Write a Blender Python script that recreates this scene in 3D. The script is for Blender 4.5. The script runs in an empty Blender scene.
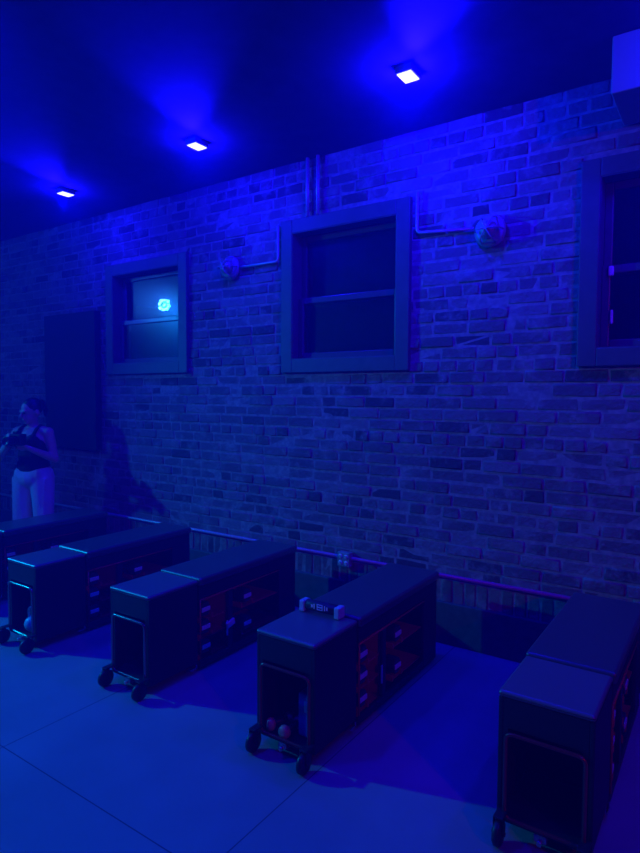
import bpy, bmesh, math, random
from mathutils import Vector, Matrix, Euler, noise
random.seed(7)
SC = bpy.context.scene
COL = SC.collection
PI = math.pi

# ------------------------------------------------------------------ camera
# 600 px focal length on the 640 px wide frame; lens stands 1.6 m above the floor
CAM_H = 1.6
def unit(v): return Vector(v).normalized()
ex = -unit((-880.0, -35.5, 600.0))                     # world +X seen from the lens (right, down, forward)
v2x = -(ex[1] * (397.0 - 426.5) + ex[2] * 600.0) / ex[0]
ey = unit((v2x, 397.0 - 426.5, 600.0))                 # world +Y (towards the brick wall)
ez = ex.cross(ey)
if ez[1] > 0: ez = -ez
right = Vector((ex[0], ey[0], ez[0])); down = Vector((ex[1], ey[1], ez[1])); fwd = Vector((ex[2], ey[2], ez[2]))
cd = bpy.data.cameras.new('camera'); cam = bpy.data.objects.new('camera', cd); COL.objects.link(cam)
m = Matrix((right, -down, -fwd)).transposed().to_4x4(); m.translation = (0, 0, CAM_H)
cam.matrix_world = m
cd.sensor_fit = 'HORIZONTAL'; cd.sensor_width = 36.0; cd.lens = 36.0 * 600 / 640
cd.clip_start = 0.02; cd.clip_end = 100
SC.camera = cam

# ------------------------------------------------------------------ world: black night with thin stage haze
W = bpy.data.worlds.new('night'); SC.world = W; W.use_nodes = True
wn = W.node_tree.nodes; wl = W.node_tree.links
wn['Background'].inputs[0].default_value = (0, 0, 0, 1); wn['Background'].inputs[1].default_value = 0
HAZE = wn.new('ShaderNodeVolumeScatter')
HAZE.inputs['Color'].default_value = (0.05, 0.06, 1, 1)   # blue tint put into the haze so the cyan beam adds no green veil
HAZE.inputs['Density'].default_value = 0.050
HAZE.inputs['Anisotropy'].default_value = 0.25
wl.new(HAZE.outputs[0], wn['World Output'].inputs['Volume'])

# ------------------------------------------------------------------ exposure
vs = SC.view_settings
SC.display_settings.display_device = 'sRGB'
vs.view_transform = 'Standard'; vs.look = 'None'; vs.gamma = 1.0; vs.exposure = 0.0; vs.use_curve_mapping = False
SC.cycles.use_denoising = True
SC.cycles.max_bounces = 6; SC.cycles.volume_bounces = 0

# ------------------------------------------------------------------ lights (lamp bodies are built below)
WALL_Y = 3.61; CEIL = 3.30
LAMP_Y = 2.93; LAMP_Z = 3.262
LAMP_X = [-4.635, -3.015, -1.446, 0.17]; LAMP_YS = [3.01, 2.935, 2.92, 2.92]
STAGE = Vector((-8.47, 0.0, 3.21))                     # cyan head mirrored in the small window's glass
RED = Vector((3.6, -0.6, 3.0))
FILL_LAMPS = [Vector((-4.95, 1.0, LAMP_Z)), Vector((-2.4, 1.0, LAMP_Z)), Vector((0.9, 1.0, LAMP_Z))]  # unseen fill lamps added overhead to brighten floor and bench tops

def spot(name, loc, target, color, watts, angle, blend=1.0, radius=0.04):
    d = bpy.data.lights.new(name, 'SPOT'); d.color = color; d.energy = watts
    d.spot_size = math.radians(angle); d.spot_blend = blend; d.shadow_soft_size = radius
    o = bpy.data.objects.new(name, d); COL.objects.link(o); o.location = loc
    o.rotation_euler = (Vector(target) - Vector(loc)).to_track_quat('-Z', 'Y').to_euler()
    return o
BLUE = (0.003, 0.001, 1.0)
def glow(name, loc, color, watts, radius):
    d = bpy.data.lights.new(name, 'POINT'); d.color = color; d.energy = watts; d.shadow_soft_size = radius
    o = bpy.data.objects.new(name, d); COL.objects.link(o); o.location = loc
for x, ly, e in zip(LAMP_X, LAMP_YS, (66, 92, 145, 130)):
    p = Vector((x, ly, LAMP_Z - 0.045))
    glow('wash_light', p, BLUE, e * 0.5, 0.03)
    spot('wall_beam', p, p + Vector((-0.23, 0.76, -0.75)), BLUE, e * 0.5, 140, 1.0, 0.03)
    spot('added_streak_spot', p, p + Vector((0.62, -0.85, 0.07)), BLUE, e * 3.9, 48, 1.0, 0.03)  # added spot along the ceiling, standing in for the streak of glow
for b, e in zip(FILL_LAMPS, (150, 190, 125)):
    spot('added_fill', b - Vector((0, 0, 0.02)), b + Vector((0, 0.25, -1)), BLUE, e, 115)
spot('cyan_beam', STAGE + Vector((0.10, 0.03, -0.04)), (-1.6, 1.7, 0.3), (0.0, 0.25, 1.0), 1080, 64, 0.8, 0.05)
spot('red_beam', RED + Vector((-0.1, 0.06, -0.05)), (-1.1, 3.5, 1.4), (1.0, 0.0, 0.15), 48, 54, 1.0, 0.06)

# ------------------------------------------------------------------ materials
def mat(name, color, rough=0.6, metal=0.0, spec=0.5, bump=0.0, bscale=60, var=0.0, coat=0.0, emit=None, estr=0.0):
    M = bpy.data.materials.new(name); M.use_nodes = True
    nt = M.node_tree; b = nt.nodes['Principled BSDF']
    b.inputs['Base Color'].default_value = (*color, 1); b.inputs['Roughness'].default_value = rough
    b.inputs['Metallic'].default_value = metal; b.inputs['Specular IOR Level'].default_value = spec
    b.inputs['Coat Weight'].default_value = coat; b.inputs['Coat Roughness'].default_value = 0.36
    tc = nt.nodes.new('ShaderNodeTexCoord')
    if bump or var:
        n = nt.nodes.new('ShaderNodeTexNoise'); n.inputs['Scale'].default_value = bscale; n.inputs['Detail'].default_value = 5
        nt.links.new(tc.outputs['Object'], n.inputs['Vector'])
        if bump:
            bp = nt.nodes.new('ShaderNodeBump'); bp.inputs['Strength'].default_value = bump; bp.inputs['Distance'].default_value = 0.004
            nt.links.new(n.outputs['Fac'], bp.inputs['Height']); nt.links.new(bp.outputs[0], b.inputs['Normal'])
        if var:
            r = nt.nodes.new('ShaderNodeValToRGB')
            r.color_ramp.elements[0].position = 0.3; r.color_ramp.elements[1].position = 0.7
            r.color_ramp.elements[0].color = (*[c * (1 - var) for c in color], 1)
            r.color_ramp.elements[1].color = (*[min(1, c * (1 + var)) for c in color], 1)
            nt.links.new(n.outputs['Fac'], r.inputs[0]); nt.links.new(r.outputs[0], b.inputs['Base Color'])
    if emit:
        b.inputs['Emission Color'].default_value = (*emit, 1); b.inputs['Emission Strength'].default_value = estr
    return M

def brick_mat():
    M = bpy.data.materials.new('old brick'); M.use_nodes = True
    nt = M.node_tree; N = nt.nodes; L = nt.links; b = N['Principled BSDF']
    b.inputs['Roughness'].default_value = 0.82; b.inputs['Specular IOR Level'].default_value = 0.35
    tc = N.new('ShaderNodeTexCoord'); g = N.new('ShaderNodeNewGeometry')
    r = N.new('ShaderNodeValToRGB'); cr = r.color_ramp
    cr.elements[0].color = (0.07, 0.05, 0.058, 1); cr.elements[0].position = 0.0
    cr.elements[1].color = (0.23, 0.17, 0.19, 1); cr.elements[1].position = 1.0
    for p, c in ((0.12, (0.10, 0.07, 0.08, 1)), (0.16, (0.14, 0.10, 0.11, 1)), (0.6, (0.165, 0.115, 0.13, 1))):
        e = cr.elements.new(p); e.color = c
    L.new(g.outputs['Random Per Island'], r.inputs[0])
    n1 = N.new('ShaderNodeTexNoise'); n1.inputs['Scale'].default_value = 7; n1.inputs['Detail'].default_value = 8; n1.inputs['Roughness'].default_value = 0.7
    n2 = N.new('ShaderNodeTexNoise'); n2.inputs['Scale'].default_value = 38; n2.inputs['Detail'].default_value = 6
    L.new(tc.outputs['Object'], n1.inputs['Vector']); L.new(tc.outputs['Object'], n2.inputs['Vector'])
    rm = N.new('ShaderNodeValToRGB'); rm.color_ramp.elements[0].position = 0.50; rm.color_ramp.elements[1].position = 0.66
    L.new(n1.outputs['Fac'], rm.inputs[0])
    mx = N.new('ShaderNodeMix'); mx.data_type = 'RGBA'
    mul = N.new('ShaderNodeMath'); mul.operation = 'MULTIPLY'; mul.inputs[1].default_value = 0.7
    L.new(rm.outputs[0], mul.inputs[0]); L.new(mul.outputs[0], mx.inputs['Factor'])
    L.new(r.outputs[0], mx.inputs['A']); mx.inputs['B'].default_value = (0.33, 0.285, 0.31, 1)
    L.new(mx.outputs['Result'], b.inputs['Base Color'])
    bp = N.new('ShaderNodeBump'); bp.inputs['Strength'].default_value = 0.9; bp.inputs['Distance'].default_value = 0.010
    ad = N.new('ShaderNodeMath'); ad.operation = 'ADD'
    L.new(n1.outputs['Fac'], ad.inputs[0]); L.new(n2.outputs['Fac'], ad.inputs[1])
    L.new(ad.outputs[0], bp.inputs['Height']); L.new(bp.outputs[0], b.inputs['Normal'])
    return M

def floor_mat():
    M = bpy.data.materials.new('rubber floor'); M.use_nodes = True
    nt = M.node_tree; N = nt.nodes; L = nt.links; b = N['Principled BSDF']
    tc = N.new('ShaderNodeTexCoord'); sx = N.new('ShaderNodeSeparateXYZ'); L.new(tc.outputs['Object'], sx.inputs[0])
    def seam(sock, off, pitch):
        a = N.new('ShaderNodeMath'); a.operation = 'ADD'; a.inputs[1].default_value = -off + 50 * pitch + pitch / 2; L.new(sock, a.inputs[0])
        md = N.new('ShaderNodeMath'); md.operation = 'MODULO'; md.inputs[1].default_value = pitch; L.new(a.outputs[0], md.inputs[0])
        s = N.new('ShaderNodeMath'); s.operation = 'SUBTRACT'; s.inputs[1].default_value = pitch / 2; L.new(md.outputs[0], s.inputs[0])
        ab = N.new('ShaderNodeMath'); ab.operation = 'ABSOLUTE'; L.new(s.outputs[0], ab.inputs[0])
        lt = N.new('ShaderNodeMath'); lt.operation = 'LESS_THAN'; lt.inputs[1].default_value = 0.0028; L.new(ab.outputs[0], lt.inputs[0])
        return lt
    j1 = seam(sx.outputs['X'], -1.40, 1.27); j2 = seam(sx.outputs['Y'], 1.375, 2.4)
    mxm = N.new('ShaderNodeMath'); mxm.operation = 'MAXIMUM'; L.new(j1.outputs[0], mxm.inputs[0]); L.new(j2.outputs[0], mxm.inputs[1])
    n = N.new('ShaderNodeTexNoise'); n.inputs['Scale'].default_value = 1.6; n.inputs['Detail'].default_value = 6; L.new(tc.outputs['Object'], n.inputs['Vector'])
    r = N.new('ShaderNodeValToRGB'); r.color_ramp.elements[0].color = (0.24, 0.26, 0.26, 1); r.color_ramp.elements[1].color = (0.34, 0.36, 0.36, 1)
    r.color_ramp.elements[0].position = 0.3; r.color_ramp.elements[1].position = 0.7
    L.new(n.outputs['Fac'], r.inputs[0])
    mx = N.new('ShaderNodeMix'); mx.data_type = 'RGBA'; L.new(mxm.outputs[0], mx.inputs['Factor']); L.new(r.outputs[0], mx.inputs['A'])
    mx.inputs['B'].default_value = (0.10, 0.11, 0.11, 1); L.new(mx.outputs['Result'], b.inputs['Base Color'])
    b.inputs['Roughness'].default_value = 0.6; b.inputs['Specular IOR Level'].default_value = 0.3
    n2 = N.new('ShaderNodeTexNoise'); n2.inputs['Scale'].default_value = 120; L.new(tc.outputs['Object'], n2.inputs['Vector'])
    bp = N.new('ShaderNodeBump'); bp.inputs['Strength'].default_value = 0.25; bp.inputs['Distance'].default_value = 0.002
    L.new(n2.outputs['Fac'], bp.inputs['Height']); L.new(bp.outputs[0], b.inputs['Normal'])
    return M

def glass_mat():
    M = bpy.data.materials.new('window glass'); M.use_nodes = True
    nt = M.node_tree; N = nt.nodes; L = nt.links; b = N['Principled BSDF']
    b.inputs['Base Color'].default_value = (0.9, 0.95, 0.95, 1); b.inputs['Transmission Weight'].default_value = 1.0
    b.inputs['Roughness'].default_value = 0.015; b.inputs['IOR'].default_value = 1.5
    gl = N.new('ShaderNodeBsdfGlossy'); gl.inputs['Roughness'].default_value = 0.22; gl.inputs['Color'].default_value = (0.55, 0.6, 0.6, 1)
    ms = N.new('ShaderNodeMixShader'); ms.inputs[0].default_value = 0.06     # film of dust on the pane
    L.new(b.outputs[0], ms.inputs[1]); L.new(gl.outputs[0], ms.inputs[2]); L.new(ms.outputs[0], N['Material Output'].inputs['Surface'])
    return M

BRICK = brick_mat(); FLOOR = floor_mat(); GLASS = glass_mat()
MORTAR = mat('lime mortar', (0.27, 0.23, 0.25), 0.9, bump=1.0, bscale=30, var=0.3)
PLINTH = mat('dark green plinth paint', (0.05, 0.085, 0.07), 0.6, bump=0.15, bscale=25, var=0.2)
CEILM = mat('black painted ceiling', (0.065, 0.065, 0.07), 0.9, bump=0.3, bscale=8, var=0.15)
CASING = mat('painted window casing', (0.09, 0.085, 0.095), 0.55, bump=0.1, bscale=18, var=0.12)
SASH = mat('painted sash', (0.10, 0.10, 0.11), 0.25, var=0.1, bscale=20)
NIGHT = mat('night backing', (0.015, 0.015, 0.02), 0.8, var=0.2)
LATCH = mat('white latch', (0.75, 0.75, 0.78), 0.4)
PIPE = mat('galvanised pipe', (0.45, 0.45, 0.48), 0.38, metal=0.2, var=0.1)
STEELBOX = mat('grey steel box', (0.35, 0.35, 0.38), 0.45, metal=0.4)
PLATE = mat('white socket', (0.7, 0.7, 0.72), 0.4)
HOLE = mat('socket slots', (0.01, 0.01, 0.01), 0.7)
PANEL = mat('matt black panel', (0.012, 0.012, 0.014), 0.7, bump=0.05)
LAMPB = mat('grey lamp body', (0.10, 0.10, 0.11), 0.5)
LENSM = mat('lit lamp lens', (0.9, 0.9, 0.9), 0.3, emit=(0.022, 0.025, 1.0), estr=45)
CYANM = mat('lit cyan diode', (0.9, 0.9, 0.9), 0.3, emit=(0.014, 0.12, 1.0), estr=700)
REDM = mat('lit red diode', (0.9, 0.4, 0.4), 0.3, emit=(1.0, 0.05, 0.1), estr=10)
BLUEM = mat('lit blue lens', (0.4, 0.4, 0.9), 0.3, emit=(0.1, 0.1, 1.0), estr=10)
SHADE = mat('pale enamel shade', (0.30, 0.30, 0.33), 0.4)
DECK = mat('satin black deck brightened', (0.13, 0.13, 0.135), 0.42, bump=0.03, bscale=220, spec=1.0, coat=1.0)  # paler than the long pad, imitating the stronger light on the front tops
VINYL = mat('black vinyl', (0.05, 0.05, 0.055), 0.42, bump=0.03, bscale=220, spec=1.0, coat=1.0)
CASE = mat('black bench casing', (0.019, 0.019, 0.022), 0.5, bump=0.08, bscale=160)
REDP = mat('red painted steel', (0.45, 0.012, 0.018), 0.35)
TUBE = mat('dark chromed tube', (0.45, 0.25, 0.25), 0.25, metal=0.9)
TUBER = mat('dark red chromed tube', (0.40, 0.06, 0.06), 0.3, metal=0.6)
RUBBER = mat('black rubber', (0.03, 0.03, 0.033), 0.4, bump=0.1, bscale=200)
CHROME = mat('polished steel', (0.62, 0.62, 0.65), 0.18, metal=1.0)
CAP = mat('satin zinc cap', (0.75, 0.75, 0.8), 0.3, metal=0.3)
STEEL = mat('brushed steel', (0.5, 0.5, 0.53), 0.32, metal=0.9)
TEAL = mat('teal vinyl coat', (0.16, 0.65, 0.66), 0.35)
PINK = mat('salmon vinyl coat', (0.65, 0.22, 0.20), 0.4)
PALE = mat('pale square end', (0.42, 0.62, 0.64), 0.4)
MARK = mat('white print', (0.85, 0.87, 0.88), 0.5)
SKIN = mat('skin', (0.55, 0.36, 0.29), 0.5)
HAIR = mat('dark hair', (0.018, 0.013, 0.012), 0.45, bump=0.5, bscale=90)
TANK = mat('black jersey', (0.012, 0.012, 0.014), 0.85, bump=0.2, bscale=150)
TROUS = mat('pale fleece', (0.62, 0.62, 0.64), 0.9, bump=0.3, bscale=120)
SHOE = mat('white shoe', (0.6, 0.6, 0.6), 0.6)
BODYM = mat('black camera shell', (0.015, 0.015, 0.016), 0.35)
EYEM = mat('dark eye', (0.02, 0.015, 0.015), 0.2)

# ------------------------------------------------------------------ helpers
def box(bm, x0, x1, y0, y1, z0, z1, bevel=0.0, seg=2, rot=None, mi=0):
    c = Vector(((x0 + x1) / 2, (y0 + y1) / 2, (z0 + z1) / 2))
    t = bmesh.new(); bmesh.ops.create_cube(t, size=1)
    bmesh.ops.scale(t, vec=(x1 - x0, y1 - y0, z1 - z0), verts=t.verts)
    if bevel: bmesh.ops.bevel(t, geom=t.edges[:], offset=bevel, segments=seg, profile=0.5, affect='EDGES')
    if rot: bmesh.ops.rotate(t, cent=(0, 0, 0), matrix=Euler(rot).to_matrix(), verts=t.verts)
    bmesh.ops.translate(t, vec=c, verts=t.verts)
    merge(bm, t, mi)
def merge(bm, t, mi=0):
    vm = {v: bm.verts.new(v.co) for v in t.verts}
    for f in t.faces:
        try:
            nf = bm.faces.new([vm[v] for v in f.verts]); nf.material_index = mi; nf.smooth = f.smooth
        except ValueError: pass
    t.free()
def cyl(bm, p0, p1, r0, r1=None, n=20, caps=True, bevel=0.0):
    p0, p1 = Vector(p0), Vector(p1); r1 = r0 if r1 is None else r1
    t = bmesh.new(); d = p1 - p0
    bmesh.ops.create_cone(t, cap_ends=caps, cap_tris=False, segments=n, radius1=r0, radius2=r1, depth=d.length)
    if bevel:
        es = [e for e in t.edges if any(len(f.verts) > 4 for f in e.link_faces)]
        bmesh.ops.bevel(t, geom=es, offset=bevel, segments=2, profile=0.5, affect='EDGES')
    for f in t.faces: f.smooth = len(f.verts) <= 4 and n > 8
    bmesh.ops.transform(t, matrix=d.to_track_quat('Z', 'Y').to_matrix().to_4x4(), verts=t.verts)
    bmesh.ops.translate(t, vec=(p0 + p1) / 2, verts=t.verts); merge(bm, t)
def ball(bm, c, r, s=(1, 1, 1), rot=None, u=16, v=10):
    t = bmesh.new(); bmesh.ops.create_uvsphere(t, u_segments=u, v_segments=v, radius=r)
    bmesh.ops.scale(t, vec=s, verts=t.verts)
    if rot: bmesh.ops.rotate(t, cent=(0, 0, 0), matrix=Euler(rot).to_matrix(), verts=t.verts)
    for f in t.faces: f.smooth = True
    bmesh.ops.translate(t, vec=c, verts=t.verts); merge(bm, t)
def lathe(bm, prof, c, axis='Z', n=28):
    rings = []
    for r, h in prof:
        ring = []
        for k in range(n):
            a = 2 * PI * k / n; x, y = r * math.cos(a), r * math.sin(a)
            p = {'Z': (x, y, h), 'Y': (x, h, y), 'X': (h, x, y)}[axis]
            ring.append(bm.verts.new(Vector(p) + Vector(c)))
        rings.append(ring)
    for a, b in zip(rings, rings[1:]):
        for k in range(n):
            f = bm.faces.new((a[k], a[(k + 1) % n], b[(k + 1) % n], b[k])); f.smooth = True
    for ring in (rings[0], rings[-1]): bm.faces.new(ring)
def round_path(pts, rad, closed=False, n=5):
    out = []; P = [Vector(p) for p in pts]; N = len(P)
    for i, p in enumerate(P):
        if not closed and i in (0, N - 1): out.append(p); continue
        a = (P[i - 1] - p); b = (P[(i + 1) % N] - p)
        ra = min(rad, a.length * .45, b.length * .45)
        s = p + a.normalized() * ra; e = p + b.normalized() * ra
        for k in range(n + 1):
            t = k / n; out.append(s * (1 - t) ** 2 + p * 2 * t * (1 - t) + e * t * t)
    return out
def tube(bm, pts, r, closed=False, n=10):
    P = [Vector(p) for p in pts]; N = len(P); rings = []
    up = Vector((0, 0, 1)); prev = None
    for i, p in enumerate(P):
        if closed: d = P[(i + 1) % N] - P[i - 1]
        else: d = P[min(i + 1, N - 1)] - P[max(i - 1, 0)]
        d.normalize()
        if prev is None:
            u = d.cross(up) if abs(d.z) < 0.9 else d.cross(Vector((1, 0, 0)))
        else: u = prev - d * prev.dot(d)
        u.normalize(); prev = u.copy(); w = d.cross(u)
        rings.append([bm.verts.new(p + (u * math.cos(2 * PI * k / n) + w * math.sin(2 * PI * k / n)) * r) for k in range(n)])
    for i in range(N if closed else N - 1):
        a, b = rings[i], rings[(i + 1) % N]
        sh = 0
        if closed and i == N - 1:
            sh = min(range(n), key=lambda s: (a[0].co - b[s].co).length)
        for k in range(n):
            f = bm.faces.new((a[k], a[(k + 1) % n], b[(k + 1 + sh) % n], b[(k + sh) % n])); f.smooth = True
    if not closed:
        bm.faces.new(rings[0][::-1]); bm.faces.new(rings[-1])
def obj(name, bm, mats, parent=None, loc=(0, 0, 0)):
    bmesh.ops.recalc_face_normals(bm, faces=bm.faces)
    me = bpy.data.meshes.new(name); bm.to_mesh(me); bm.free()
    for mm in (mats if isinstance(mats, (list, tuple)) else [mats]): me.materials.append(mm)
    o = bpy.data.objects.new(name, me); COL.objects.link(o); o.parent = parent; o.location = loc
    return o
def tag(o, label, cat, group=None):
    o['label'] = label; o['category'] = cat
    if group: o['group'] = group
    return o
def thing(name, label, cat, loc=(0, 0, 0), rotz=0, group=None):
    o = bpy.data.objects.new(name, None); COL.objects.link(o); o.location = loc; o.rotation_euler = (0, 0, rotz)
    o.empty_display_size = 0.1
    return tag(o, label, cat, group)
def struct(name, bm, mats, parent=None, loc=(0, 0, 0)):
    o = obj(name, bm, mats, parent, loc)
    if parent is None: o['kind'] = 'structure'
    return o
def soft(o):                                            # smooth rounded edges, flat faces stay flat
    for p in o.data.polygons: p.use_smooth = True
    w = o.modifiers.new('even_normals', 'WEIGHTED_NORMAL'); w.keep_sharp = False; w.weight = 100
    return o
def copy_tree(o, parent=None):
    c = o.copy(); COL.objects.link(c)
    if parent: c.parent = parent
    for ch in o.children[:]: copy_tree(ch, c)
    return c

# ------------------------------------------------------------------ room shell
X0, X1, Y0 = -9.5, 4.2, -2.2
WIN = [  # outer casing: x0, x1, z0, z1
    (-4.90, -3.81, 1.785, 2.80), (-2.80, -1.745, 1.765, 2.885), (-0.715, 0.335, 1.765, 2.885)]
bm = bmesh.new(); box(bm, X0, X1, Y0, WALL_Y + 0.3, -0.1, 0); struct('floor', bm, FLOOR)
bm = bmesh.new(); box(bm, X0, X1, Y0, WALL_Y + 0.3, CEIL, CEIL + 0.1); struct('ceiling', bm, CEILM)

def brick_wall():
    bm = bmesh.new()
    # mortar bed behind the bricks with window openings left free
    xs = sorted({X0, X1, *[w[0] + .1 for w in WIN], *[w[1] - .1 for w in WIN]})
    for a, b in zip(xs, xs[1:]):
        w = next((w for w in WIN if abs(w[0] + .1 - a) < 1e-6), None)
        spans = [(0, w[2] + .1), (w[3] - .1, CEIL)] if w else [(0, CEIL)]
        for z0, z1 in spans: box(bm, a, b, WALL_Y + 0.0015, WALL_Y + 0.24, z0, z1, mi=1)
    rnd = random.Random(3)
    def one(x0, x1, z0, z1):
        y = WALL_Y + rnd.uniform(-0.007, 0.001)
        if x1 - x0 < 0.02: return
        ch = 0.006
        yb = WALL_Y + 0.03
        pts = []
        for k, (ix, iz, yy) in enumerate(((0, 0, yb), (0, 0, y + ch), (ch, ch, y))):
            q = []
            for sx, sz in ((0, 0), (1, 0), (1, 1), (0, 1)):
                j = 0.0035
                q.append(bm.verts.new(((x1 - ix if sx else x0 + ix) + rnd.uniform(-j, j), yy + (rnd.uniform(-.003, .003) if k else 0),
                                       (z1 - iz if sz else z0 + iz) + rnd.uniform(-j, j))))
            pts.append(q)
        for a, b in zip(pts, pts[1:]):
            for k in range(4):
                bm.faces.new((a[k], a[(k + 1) % 4], b[(k + 1) % 4], b[k])).smooth = True
        bm.faces.new(pts[-1])
    x = X0 + 0.2
    while x < X1 - 0.1:                                # standing course above the plinth
        one(x, x + 0.066, 0.27, 0.415); x += 0.078
    z = 0.43; row = 0; BX0, BX1 = -8.4, 2.6
    while z < CEIL - 0.03:
        h = 0.066; head = row % 6 == 5
        bw, gap = (0.105, 0.012) if head else (0.222, 0.012)
        x = BX0 + (0.12 if row % 2 else 0) + rnd.uniform(-0.02, 0.02)
        dz = rnd.uniform(-0.003, 0.003)
        while x < BX1:
            w = bw * rnd.choice((1, 1, 1, .96, 1.04, .5 if not head else 1))
            a, b = x, x + w; segs = [(a, b)]
            for q in WIN:
                if z + h > q[2] + 0.03 and z < q[3] - 0.03:
                    ns = []
                    for s, e in segs:
                        if e <= q[0] + .05 or s >= q[1] - .05: ns.append((s, e)); continue
                        if s < q[0] + .05: ns.append((s, q[0] + .05))
                        if e > q[1] - .05: ns.append((q[1] - .05, e))
                    segs = ns
            for s, e in segs: one(s, e, z + dz, z + dz + h)
            x += w + gap
        z += h + 0.012; row += 1
    return struct('wall_back', bm, [BRICK, MORTAR])
brick_wall()
bm = bmesh.new(); box(bm, X0, X1, WALL_Y - 0.025, WALL_Y + 0.02, 0, 0.275, 0.006); struct('baseboard_back', bm, PLINTH)

def window(n, w, latches=False):
    x0, x1, z0, z1 = w; t = 0.10; yf = WALL_Y - 0.035
    bm = bmesh.new()                                   # casing boards and the reveal lining
    box(bm, x0, x0 + t, yf, WALL_Y + 0.01, z0, z1, 0.005); box(bm, x1 - t, x1, yf, WALL_Y + 0.01, z0, z1, 0.005)
    box(bm, x0 + t, x1 - t, yf, WALL_Y + 0.01, z1 - t, z1, 0.005)
    box(bm, x0 + t, x1 - t, yf, WALL_Y + 0.01, z0, z0 + t, 0.005)
    for a, b, c, d in ((x0 + t - .015, x0 + t + .004, z0 + t, z1 - t), (x1 - t - .004, x1 - t + .015, z0 + t, z1 - t),
                       (x0 + t, x1 - t, z0 + t - .015, z0 + t + .004), (x0 + t, x1 - t, z1 - t - .004, z1 - t + .015)):
        box(bm, a, b, yf + .004, WALL_Y + 0.20, c, d)
    fr = struct(f'window_{n}', bm, CASING); fr['kind'] = 'structure'
    ax0, ax1, az0, az1 = x0 + t + .004, x1 - t - .004, z0 + t + .004, z1 - t - .004
    zm = az0 + (az1 - az0) * 0.47; s = 0.045
    def sash(c, d, y):
        bm = bmesh.new()
        box(bm, ax0, ax0 + s, y, y + .035, c, d, .006); box(bm, ax1 - s, ax1, y, y + .035, c, d, .006)
        box(bm, ax0 + s, ax1 - s, y, y + .035, c, c + s, .006); box(bm, ax0 + s, ax1 - s, y, y + .035, d - s, d, .006)
        o = obj('sash', bm, SASH, fr)
        bm = bmesh.new(); box(bm, ax0 + s - .008, ax1 - s + .008, y + .014, y + .018, c + s - .008, d - s + .008)
        obj('pane', bm, GLASS, o)
        return o
    sash(az0, zm + s / 2, WALL_Y + 0.045); sash(zm - s / 2, az1, WALL_Y + 0.084)
    bm = bmesh.new(); box(bm, ax0 - .01, ax1 + .01, WALL_Y + 0.18, WALL_Y + 0.195, az0 - .01, az1 + .01); obj('backing', bm, NIGHT, fr)  # dark sheet standing in for the darkness of night behind the glass
    if latches:
        bm = bmesh.new(); box(bm, ax0 + .035, ax0 + .062, WALL_Y + .03, WALL_Y + .05, 2.26, 2.315, .006); obj('latch', bm, LATCH, fr)
        bm = bmesh.new(); box(bm, ax0 + .05, ax0 + .064, WALL_Y + .03, WALL_Y + .05, 2.0, 2.075, .005); obj('latch', bm, LATCH, fr)
window(1, WIN[0]); window(2, WIN[1]); window(3, WIN[2], True)

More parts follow.
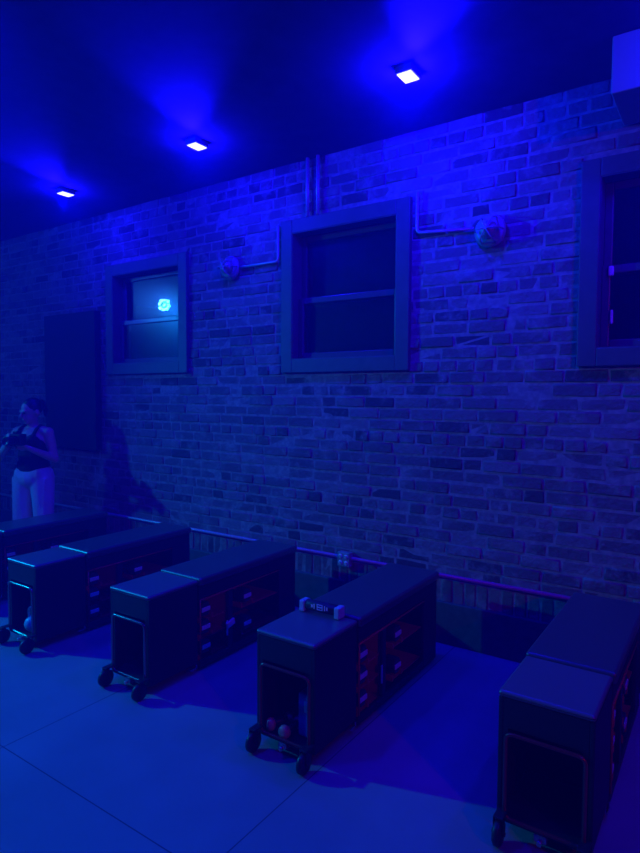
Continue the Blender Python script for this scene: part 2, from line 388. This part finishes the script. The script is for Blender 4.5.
# ------------------------------------------------------------------ storage benches
def bench(label, cx, y, tubemat):
    R = thing('storage_bench', label, 'bench', (cx, y, 0), 0, 'row of black storage benches')
    w = 0.162
    bm = bmesh.new()                                   # front cabinet: closed sides, niche open to the front
    z0, z1 = 0.055, 0.515
    box(bm, -w, -w + .018, 0, .345, z0, z1, .004); box(bm, w - .018, w, 0, .345, z0, z1, .004)
    box(bm, -w + .018, w - .018, 0, .345, z1 - .018, z1); box(bm, -w + .018, w - .018, 0, .345, z0, z0 + .018)
    box(bm, -w + .018, w - .018, .325, .343, z0 + .018, z1 - .018)
    box(bm, -w + .018, w - .018, 0.0, .016, .405, z1 - .018)
    box(bm, -w + .018, -w + .036, 0.0, .016, z0 + .018, .405); box(bm, w - .036, w - .018, 0.0, .016, z0 + .018, .405)
    obj('front_cabinet', bm, CASE, R)
    bm = bmesh.new()
    pts = round_path([(-.130, -.012, .078), (.138, -.012, .078), (.138, -.012, .392), (-.130, -.012, .392)], .028, True)
    tube(bm, pts, .0075, True); obj('tube_frame', bm, tubemat, R)
    bm = bmesh.new(); box(bm, -w - .002, w + .002, -.006, .352, z1, .540, .0135, 7); soft(obj('front_deck', bm, DECK, R))
    for sx in (-1, 1):
        c = sx * .140 + .004
        bm = bmesh.new(); lathe(bm, [(.012, -.013), (.040, -.013), (.046, -.008), (.046, .008), (.040, .013), (.012, .013)], (c, -.055, .046), 'X', 24)
        wh = obj('caster', bm, RUBBER, R)
        bm = bmesh.new()
        for s2 in (-1, 1): box(bm, c + s2 * .017 - .002, c + s2 * .017 + .002, -.064, -.044, .038, .105, .002)
        box(bm, c - .019, c + .019, -.066, .0, .098, .106, .003)
        cyl(bm, (c - .024, -.055, .046), (c + .024, -.055, .046), .007, n=12)
        obj('fork', bm, CASE, wh)
    bm = bmesh.new(); box(bm, -.025, .02, -.02, .02, .04, .066, .005); cyl(bm, (-.002, -.012, .045), (-.002, -.035, .045), .009, n=12); obj('brake_pedal', bm, STEEL, R)
    # long body with open racks
    L0, L1 = .36, 1.28
    bm = bmesh.new(); box(bm, -w - .006, w + .014, L0 - .004, L1 + .012, .500, .549, .016, 6); soft(obj('long_pad', bm, VINYL, R))
    for sx in (-1, 1):
        bm = bmesh.new()
        a, b = (w - .018, w) if sx > 0 else (-w, -w + .018)
        box(bm, a, b, L0, L1, .425, .500, .003); box(bm, a, b, 1.10, L1, .02, .425, .003)
        box(bm, a, b, L0, 1.10, .02, .062, .003); box(bm, a, b, .600, .640, .062, .425, .003)
        if sx < 0: box(bm, a, b, L0, 1.10, .062, .425)  # closed left side added to stop the beam shining through the racks
        obj('side_frame', bm, CASE, R)
    bm = bmesh.new(); box(bm, -w + .018, w - .018, 1.262, L1, .02, .500, .003); obj('end_panel', bm, CASE, R)
    bm = bmesh.new(); box(bm, -w + .018, w - .018, L0, 1.262, .03, .045); obj('base_board', bm, CASE, R)
    for bay, zs in (((L0 + .002, .600), (.075, .19, .295)), ((.640, 1.098), (.10, .275))):
        for z in zs:
            bm = bmesh.new()
            ym = (.415 if bay[0] < .5 else .78)
            for yy in (ym - .052, ym + .052):
                box(bm, -w + .004, w - .004, yy - .006, yy + .006, z - .010, z + .022, .002)
            box(bm, -w + .018, w - .018, max(bay[0], ym - .05), bay[1], z - .016, z - .010)
            obj('rack_shelf', bm, REDP, R)
    bm = bmesh.new(); box(bm, -w + .03, w - .03, .612, .628, .05, .49); obj('divider', bm, REDP, R)
    bm = bmesh.new()
    tube(bm, [(w + .001, L0 + .005, .418), (w + .001, 1.095, .418)], .005); tube(bm, [(w + .001, L0 + .006, .07), (w + .001, L0 + .006, .418)], .005)
    obj('edge_trim', bm, REDP, R)
    bm = bmesh.new()
    box(bm, w - .002, w + .006, .285, .335, .030, .040, .002); box(bm, w - .002, w + .006, .325, .335, .030, .058, .002)
    o = obj('corner_bracket', bm, CHROME, R)
    for sx in (-1, 1):
        bm = bmesh.new(); lathe(bm, [(.02, 0), (.024, .006), (.016, .022)], (sx * .12, 1.18, 0)); obj('rear_foot', bm, RUBBER, R)
        bm = bmesh.new(); lathe(bm, [(.02, 0), (.024, .006), (.016, .022)], (sx * .12, .42, 0)); obj('middle_foot', bm, RUBBER, R)
    return R

def make_dumbbell(label, loc, group, hm=RUBBER):
    D = thing('dumbbell', label, 'dumbbell', loc, 0, group)
    bm = bmesh.new(); cyl(bm, (-.08, 0, 0), (.08, 0, 0), .014, n=14); obj('grip', bm, CHROME, D)
    for s in (-1, 1):
        bm = bmesh.new(); t = bmesh.new()
        bmesh.ops.create_cone(t, cap_ends=True, segments=6, radius1=.046, radius2=.046, depth=.075)
        bmesh.ops.bevel(t, geom=t.edges[:], offset=.006, segments=2, profile=.5, affect='EDGES')
        bmesh.ops.rotate(t, cent=(0, 0, 0), matrix=Matrix.Rotation(PI / 2, 3, 'Y'), verts=t.verts)
        bmesh.ops.translate(t, vec=(s * .100, 0, 0), verts=t.verts); merge(bm, t)
        h = obj('head', bm, hm, D)
        bm = bmesh.new(); box(bm, s * .139 - .004, s * .139 + .004, -.034, .034, -.013, .013, .0035, 3); obj('end_cap', bm, CAP, h)
    return D

B = [
    ('black storage bench cut off by the left edge of the photo', -4.74, 2.04, TUBE, 'bench at the left edge'),
    ('black storage bench with a teal kettlebell in its front niche', -3.67, 2.03, TUBE, 'bench holding the teal kettlebell'),
    ('black storage bench, third from left, with an empty front niche and chromed tube frame', -2.64, 2.05, TUBE, 'third bench from left'),
    ('black storage bench with a pale-ended bar lying on its top and a red tube frame', -1.58, 2.05, TUBER, 'bench with the bar on top'),
    ('largest black storage bench, nearest, at the right edge of the photo', -0.495, 2.12, TUBER, 'nearest bench at the right')]
SLOT = [(.415, .352, 'upper slot of front rack'), (.415, .247, 'middle slot of front rack'), (.415, .132, 'lowest slot of front rack'),
        (.78, .332, 'upper slot of rear rack'), (.78, .157, 'lower slot of rear rack')]
proto = None
for label, cx, y, tm, short in B:
    bench(label, cx, y, tm)
    for sy, sz, sn in SLOT:
        lab = f'black hex dumbbell, {sn}, {short}'
        if proto is None: proto = D = make_dumbbell(lab, (0, 0, 0), 'dumbbells racked in the benches')
        else: D = copy_tree(proto)
        D.location = (cx + .020, y + sy, sz); D['label'] = lab

# teal kettlebell in the second bench's niche
K = thing('kettlebell', 'small teal kettlebell with pale handle in the niche of the second bench from left', 'kettlebell', (-3.655, 2.03 + .06, .073))
bm = bmesh.new(); ball(bm, (0, 0, .052), .052, (1, 1, .98), u=24, v=16); obj('bell', bm, TEAL, K)
bm = bmesh.new(); tube(bm, round_path([(-.034, 0, .075), (-.042, 0, .15), (.042, 0, .15), (.034, 0, .075)], .03), .011); obj('handle', bm, PALE, K)
# things in the niche of the fourth bench
def round_bell(name, label, loc, rz, m2):
    D = thing(name, label, 'dumbbell', loc, rz, 'loose weights in the niche')
    bm = bmesh.new(); cyl(bm, (-.05, 0, 0), (.05, 0, 0), .013, n=12); obj('grip', bm, RUBBER, D)
    for s in (-1, 1):
        bm = bmesh.new(); lathe(bm, [(.014, s * .035), (.026, s * .038), (.030, s * .05), (.026, s * .066), (.010, s * .070)], (0, 0, 0), 'X', 20); obj('head', bm, m2, D)
round_bell('hand_weight', 'salmon hand weight, left of two in the niche below the bar', (-1.66, 2.12, .103), 1.2, PINK)
round_bell('hand_weight', 'salmon hand weight, right of two in the niche below the bar', (-1.585, 2.11, .103), 1.5, PINK)
Mb = thing('foam_block', 'blue foam block with pale corner standing in the niche below the bar', 'block', (-1.505, 2.16, .073))
bm = bmesh.new(); box(bm, -.05, .05, -.05, .05, 0, .20, .012, 3); obj('body', bm, mat('blue foam', (.12, .16, .5), .8), Mb)
bm = bmesh.new(); box(bm, -.01, .04, -.056, -.05, .12, .17, .002); obj('patch', bm, PALE, Mb)
# bar with square ends on the fourth bench
G = thing('hand_bar', 'black bar with pale square ends and white print lying on the fourth bench', 'exercise bar', (-1.60, 2.366, .575), 0.02)
bm = bmesh.new(); cyl(bm, (-.085, 0, 0), (.085, 0, 0), .026, n=20, bevel=.004); obj('grip', bm, RUBBER, G)
for s in (-1, 1):
    bm = bmesh.new(); box(bm, s * .100 - .015, s * .100 + .015, -.028, .028, -.0325, .022, .005); obj('square_end', bm, PALE, G)
bm = bmesh.new()
for x0, x1, h in ((-.045, -.035, .007), (-.03, -.024, .012), (-.012, .022, .003), (-.012, -.007, .012), (.017, .022, .012), (.03, .036, .012), (.042, .05, .008)):
    box(bm, x0, x1, -.0275, -.0255, -h + .006, h + .006)
for x0, x1, h in ((-.012, .022, .012),):
    box(bm, x0, x1, -.0275, -.0255, h + .004, h + .008); box(bm, x0, x1, -.0275, -.0255, -h + .004, -h + .008)
obj('print', bm, MARK, G)
# small pale tags hanging at the middle posts of two benches
for cx, y, lab in ((-2.64, 2.05, 'pale towel corner hanging from the middle post of the third bench from left'), (-1.58, 2.05, 'teal strap hanging from the middle post of the bench with the bar')):
    bm = bmesh.new(); big = cx < -2
    if big: box(bm, .163, .178, .575, .645, .19, .23, .004, rot=(0.25, 0, 0))
    box(bm, .163, .172, .578, .590, .14, .235, .003)
    tag(obj('hanging_strap', bm, PALE if big else TEAL, None, (cx, y, 0)), lab, 'strap')

# ------------------------------------------------------------------ wall furniture
bm = bmesh.new(); box(bm, -5.86, -5.015, WALL_Y - .075, WALL_Y - .010, 1.06, 2.395, .004)
o = tag(obj('wall_panel', bm, PANEL), 'tall matt black board on the brick wall behind the person', 'board')
bm = bmesh.new(); tube(bm, [(-8.2, WALL_Y - .022, .447), (-.55, WALL_Y - .022, .447)], .013)
tag(obj('conduit', bm, PIPE), 'long thin horizontal conduit low along the brick wall above the plinth', 'conduit')
O = thing('electrical_outlet', 'double socket box on the low conduit behind the bench with the bar', 'outlet', (-2.22, WALL_Y - .03, .44))
bm = bmesh.new(); box(bm, -.050, .050, -.030, .02, -.050, .050, .004); obj('box', bm, STEELBOX, O)
bm = bmesh.new()
for sx in (-1, 1):
    for sz in (-1, 1):
        lathe(bm, [(.002, -.033), (.0155, -.033), (.0165, -.031), (.0165, -.029)], (sx * .023, 0, sz * .023), 'Y', 18)
pl = obj('socket', bm, PLATE, O)
bm = bmesh.new()
for sx in (-1, 1):
    for sz in (-1, 1):
        for k in (-1, 1): box(bm, sx * .023 + k * .006 - .0015, sx * .023 + k * .006 + .0015, -.0345, -.0325, sz * .023 - .004, sz * .023 + .006)
obj('slot', bm, HOLE, pl)
for x, lab in ((-2.565, 'left of two vertical conduits rising from the middle window to the ceiling'), (-2.475, 'right of two vertical conduits rising from the middle window to the ceiling')):
    bm = bmesh.new(); tube(bm, [(x, WALL_Y - .026, 2.885), (x, WALL_Y - .026, CEIL)], .014)
    tag(obj('vertical_conduit', bm, PIPE), lab, 'conduit', 'vertical conduits')
def bulkhead(x, z, lab):
    S = thing('bulkhead_lamp', lab, 'wall lamp', (x, WALL_Y - .008, z), 0, 'unlit round wall lamps')
    bm = bmesh.new(); lathe(bm, [(.06, 0), (.092, -.004), (.097, -.02), (.08, -.035), (.05, -.04)], (0, 0, 0), 'Y', 28); obj('base', bm, SHADE, S)
    bm = bmesh.new(); lathe(bm, [(.05, -.038), (.056, -.06), (.045, -.085), (.02, -.098), (.004, -.10)], (0, 0, 0), 'Y', 24); obj('globe', bm, STEELBOX, S)
    bm = bmesh.new()
    for a in (0, PI / 3, 2 * PI / 3):
        c, s = math.cos(a), math.sin(a)
        tube(bm, round_path([(.085 * c, -.034, .085 * s), (.07 * c, -.10, .07 * s), (0, -.112, 0), (-.07 * c, -.10, -.07 * s), (-.085 * c, -.034, -.085 * s)], .03), .004, n=8)
    obj('cage', bm, STEELBOX, S)
bulkhead(-1.22, 2.585, 'round unlit bulkhead lamp on the wall between middle and right windows')
bulkhead(-3.32, 2.605, 'round unlit bulkhead lamp on the wall between left and middle windows')
bm = bmesh.new(); tube(bm, round_path([(-1.70, WALL_Y - .024, 2.90), (-1.70, WALL_Y - .024, 2.645), (-1.32, WALL_Y - .024, 2.615)], .03), .010)
tag(obj('bent_conduit', bm, PIPE), 'thin bent conduit from the middle window corner to the bulkhead lamp right of it', 'conduit', 'conduits feeding the wall lamps')
bm = bmesh.new(); tube(bm, round_path([(-2.835, WALL_Y - .024, 2.86), (-2.835, WALL_Y - .024, 2.60), (-3.215, WALL_Y - .024, 2.60)], .03), .010)
tag(obj('bent_conduit', bm, PIPE), 'thin bent conduit from the middle window corner to the bulkhead lamp left of it', 'conduit', 'conduits feeding the wall lamps')
bm = bmesh.new(); box(bm, -.515, 1.3, 3.185, WALL_Y - .010, 3.03, CEIL - .004, .006)
tag(obj('duct_box', bm, SHADE), 'boxed duct high on the wall at the right edge of the photo', 'duct')

# ------------------------------------------------------------------ lamps
def flood(x, y, lab, lens=LENSM, grp='ceiling wash lamps along the wall'):
    F = thing('ceiling_lamp', lab, 'ceiling lamp', (x, y, LAMP_Z), 0, grp)
    bm = bmesh.new(); box(bm, -.048, .048, -.060, .060, .003, CEIL - LAMP_Z, .004); obj('housing', bm, LAMPB, F)
    bm = bmesh.new(); box(bm, -.04, .04, -.052, .052, -.002, .006, .002); obj('lens', bm, lens, F)
for x, ly, lab in zip(LAMP_X, LAMP_YS, ('small lit ceiling lamp farthest left, above the black board', 'lit ceiling lamp between left and middle windows',
                           'brightest and nearest lit ceiling lamp, above the middle window', 'lit ceiling lamp beyond the right edge beside the duct')):
    flood(x, ly, lab)
for b, lab in zip(FILL_LAMPS, ('added unseen blue fill lamp in the open room on the left', 'added unseen blue fill lamp in the open room in the middle', 'added unseen blue fill lamp in the open room on the right')):
    flood(b.x, b.y, lab, BLUEM, 'added blue fill lamps in the open room')
def stage_head(lab, loc, target, lens):
    d = (Vector(target) - loc).normalized()
    S = thing('stage_light', lab, 'stage light', loc, 0)
    q = d.to_track_quat('-Z', 'Y').to_matrix().to_4x4()
    bm = bmesh.new(); lathe(bm, [(.08, .09), (.125, .07), (.135, .0), (.14, -.01), (.132, -.012), (.128, .004), (.01, .005)], (0, 0, 0), 'Z', 28)
    bmesh.ops.transform(bm, matrix=q, verts=bm.verts); obj('can', bm, LAMPB, S)
    for k in range(9):
        r = 0 if k == 0 else .092; a = k * PI / 4
        bm = bmesh.new(); lathe(bm, [(.004, -.006), (.028, -.004), (.031, .003)], (r * math.cos(a), r * math.sin(a), 0), 'Z', 16)
        bmesh.ops.transform(bm, matrix=q, verts=bm.verts); obj('diode', bm, lens, S)
    bm = bmesh.new(); top = CEIL - loc.z
    tube(bm, round_path([(-.15, 0, -.03), (-.15, 0, .085), (.15, 0, .085), (.15, 0, -.03)], .02), .006, n=8); cyl(bm, (0, 0, .08), (0, 0, top), .012, n=12)
    obj('yoke', bm, LAMPB, S)
stage_head('cyan stage light mirrored as a bright cluster in the left window', STAGE, (-1.6, 1.7, .3), CYANM)
stage_head('red stage light hanging out of frame on the right', RED, (-1.5, 3.2, 1.2), REDM)

# ------------------------------------------------------------------ person with a camera
def fused(name, fill, material, parent, voxel=0.008, smooth=6):
    bm = bmesh.new(); fill(bm)
    o = obj(name, bm, material, parent)
    r = o.modifiers.new('fuse', 'REMESH'); r.mode = 'VOXEL'; r.voxel_size = voxel; r.use_smooth_shade = True
    s = o.modifiers.new('soften', 'SMOOTH'); s.factor = .5; s.iterations = smooth
    dg = bpy.context.evaluated_depsgraph_get()
    me = bpy.data.meshes.new_from_object(o.evaluated_get(dg)); o.modifiers.clear(); old = o.data; o.data = me; bpy.data.meshes.remove(old)
    for p in me.polygons: p.use_smooth = True
    return o
def limb(bm, pts, rs):
    for (a, b, ra, rb) in zip(pts, pts[1:], rs, rs[1:]):
        cyl(bm, a, b, ra, rb, n=16); ball(bm, a, ra); ball(bm, b, rb)
P = thing('person', 'person in a black vest and pale trousers standing by the wall holding a camera', 'person', (-5.33, 3.08, 0), math.radians(20))
SHL, ELL, WRL = Vector((.165, .01, 1.245)), Vector((.215, .03, 1.0)), Vector((.115, -.19, 1.115))
SHR, ELR, WRR = Vector((-.165, .01, 1.245)), Vector((-.285, -.10, 1.01)), Vector((-.07, -.235, 1.13))
HC = Vector((0, -.012, 1.432)); HR = Euler((math.radians(12), 0, math.radians(-20)))
def hp(v): return HC + HR.to_matrix() @ Vector(v)
def hand(bm, wrist, d, side, curl):
    d = Vector(d).normalized(); n = Vector(side).normalized(); c = Vector(curl).normalized()
    palm = wrist + d * .045
    for k in (-1.2, -.4, .4, 1.2): limb(bm, [wrist, wrist + d * .085 + n * .017 * k], [.019, .013])
    for k, ln in zip((-1.5, -.5, .5, 1.5), (.064, .074, .07, .054)):
        a = wrist + d * .085 + n * .0185 * k; b = a + d * ln * .45 + c * ln * .25; e = b + d * ln * .1 + c * ln * .5
        limb(bm, [a, b, e], [.0098, .0088, .0075])
    a = wrist + d * .03 - n * .025; b = a + d * .03 - n * .025 + c * .015; limb(bm, [a, b, b + d * .028 + c * .012], [.013, .011, .009])
def body(bm):
    ball(bm, (0, .01, .92), .15, (1.08, .72, .8)); ball(bm, (0, .005, 1.03), .125, (1.0, .72, 1.1)); ball(bm, (0, 0, 1.155), .145, (1.08, .70, 1.0))
    limb(bm, [(-.12, .01, 1.248), (.12, .01, 1.248)], [.055, .055])
    ball(bm, (.07, -.085, 1.17), .06); ball(bm, (-.07, -.085, 1.17), .06)
    limb(bm, [(0, .02, 1.24), (0, .005, 1.37)], [.056, .047])
    limb(bm, [SHL, SHL.lerp(ELL, .45), ELL], [.050, .043, .037]); limb(bm, [ELL, ELL.lerp(WRL, .3), WRL], [.037, .036, .024])
    limb(bm, [SHR, SHR.lerp(ELR, .45), ELR], [.050, .043, .037]); limb(bm, [ELR, ELR.lerp(WRR, .3), WRR], [.037, .036, .024])
    hand(bm, WRL, (-.75, -.35, .45), (0, -.3, 1), (-.4, -.7, .2)); hand(bm, WRR, (.35, -.55, .75), (0, .5, 1), (.9, -.2, .2))
    for s in (-1, 1):
        limb(bm, [(s * .085, .01, .88), (s * .10, .0, .47), (s * .10, .02, .08)], [.085, .052, .035]); limb(bm, [(s * .10, .03, .045), (s * .115, -.12, .035)], [.038, .03])
    # head: skull, jaw, nose, ears, brow, lips
    ball(bm, hp((0, .012, .025)), .094, (.80, 1.0, .98), HR); ball(bm, hp((0, -.022, -.040)), .070, (.82, .92, 1.0), HR)
    ball(bm, hp((0, -.062, -.086)), .022, (1.1, .8, .8), HR)
    limb(bm, [hp((0, -.088, .018)), hp((0, -.106, -.020))], [.008, .013]); ball(bm, hp((0, -.085, -.052)), .016, (1.3, .8, .7), HR)
    for s in (-1, 1):
        ball(bm, hp((s * .076, .018, -.005)), .026, (.4, .75, 1.15), HR); ball(bm, hp((s * .032, -.080, .024)), .015, (1.5, .7, .6), HR)
bd = fused('body', body, SKIN, P, .007, 4)
def hair(bm):
    ball(bm, hp((0, .026, .042)), .097, (.86, .97, .93), HR); ball(bm, hp((0, .115, .055)), .040)
    limb(bm, [hp((0, .12, .05)), hp((0, .145, -.01)), hp((0, .13, -.07))], [.03, .026, .012])
fused('hair', hair, HAIR, P, .008, 2)
for s in (-1, 1):
    bm = bmesh.new(); ball(bm, hp((s * .031, -.0845, .008)), .010, (1.3, .6, .8), HR); obj('eye', bm, EYEM, P)
def tank(bm):
    ball(bm, (0, .008, .93), .152, (1.06, .80, .75)); ball(bm, (0, .005, 1.03), .138, (1.03, .80, 1.0)); ball(bm, (0, 0, 1.14), .153, (1.04, .75, .74))
    ball(bm, (.07, -.088, 1.165), .064); ball(bm, (-.07, -.088, 1.165), .064)
    for s in (-1, 1): limb(bm, [(s * .075, -.10, 1.19), (s * .088, -.058, 1.272), (s * .085, .01, 1.306), (s * .08, .07, 1.265), (s * .07, .085, 1.19)], [.016] * 5)
fused('vest', tank, TANK, P, .008, 3)
def trousers(bm):
    ball(bm, (0, .012, .83), .165, (1.12, .82, .72)); limb(bm, [(-.07, .01, .845), (.07, .01, .845)], [.118, .118])
    for s in (-1, 1): limb(bm, [(s * .085, .012, .82), (s * .105, .0, .60), (s * .108, .0, .42), (s * .108, .02, .13)], [.112, .096, .086, .072])
    for s in (-1, 1):
        for k in range(5): limb(bm, [(s * (.05 + .03 * k), -.085 + .012 * abs(k - 2), .82), (s * (.08 + .018 * k), -.07, .3)], [.012, .02])
fused('trousers', trousers, TROUS, P, .009, 2)
for s in (-1, 1):
    bm = bmesh.new(); box(bm, s * .112 - .048, s * .112 + .048, -.175, .085, 0, .075, .03, 4); obj('shoe', bm, SHOE, P)
Cm = thing('camera_in_hands', 'black camera held up at the chest of the person by the wall', 'camera', (-5.33, 3.08, 0), math.radians(20))
bm = bmesh.new(); box(bm, -.115, .03, -.345, -.265, 1.13, 1.235, .012, 3); box(bm, -.065, -.015, -.335, -.275, 1.23, 1.262, .008); box(bm, -.115, -.085, -.365, -.34, 1.135, 1.225, .01); bmesh.ops.translate(bm, vec=(.075, .075, .01), verts=bm.verts); obj('camera_body', bm, BODYM, Cm)
bm = bmesh.new(); lathe(bm, [(.034, -.34), (.036, -.37), (.034, -.41), (.039, -.43), (.039, -.445), (.03, -.447), (.028, -.44), (.004, -.438)], (-.04, 0, 1.178), 'Y', 24); bmesh.ops.translate(bm, vec=(.075, .075, .01), verts=bm.verts); obj('camera_lens', bm, BODYM, Cm)
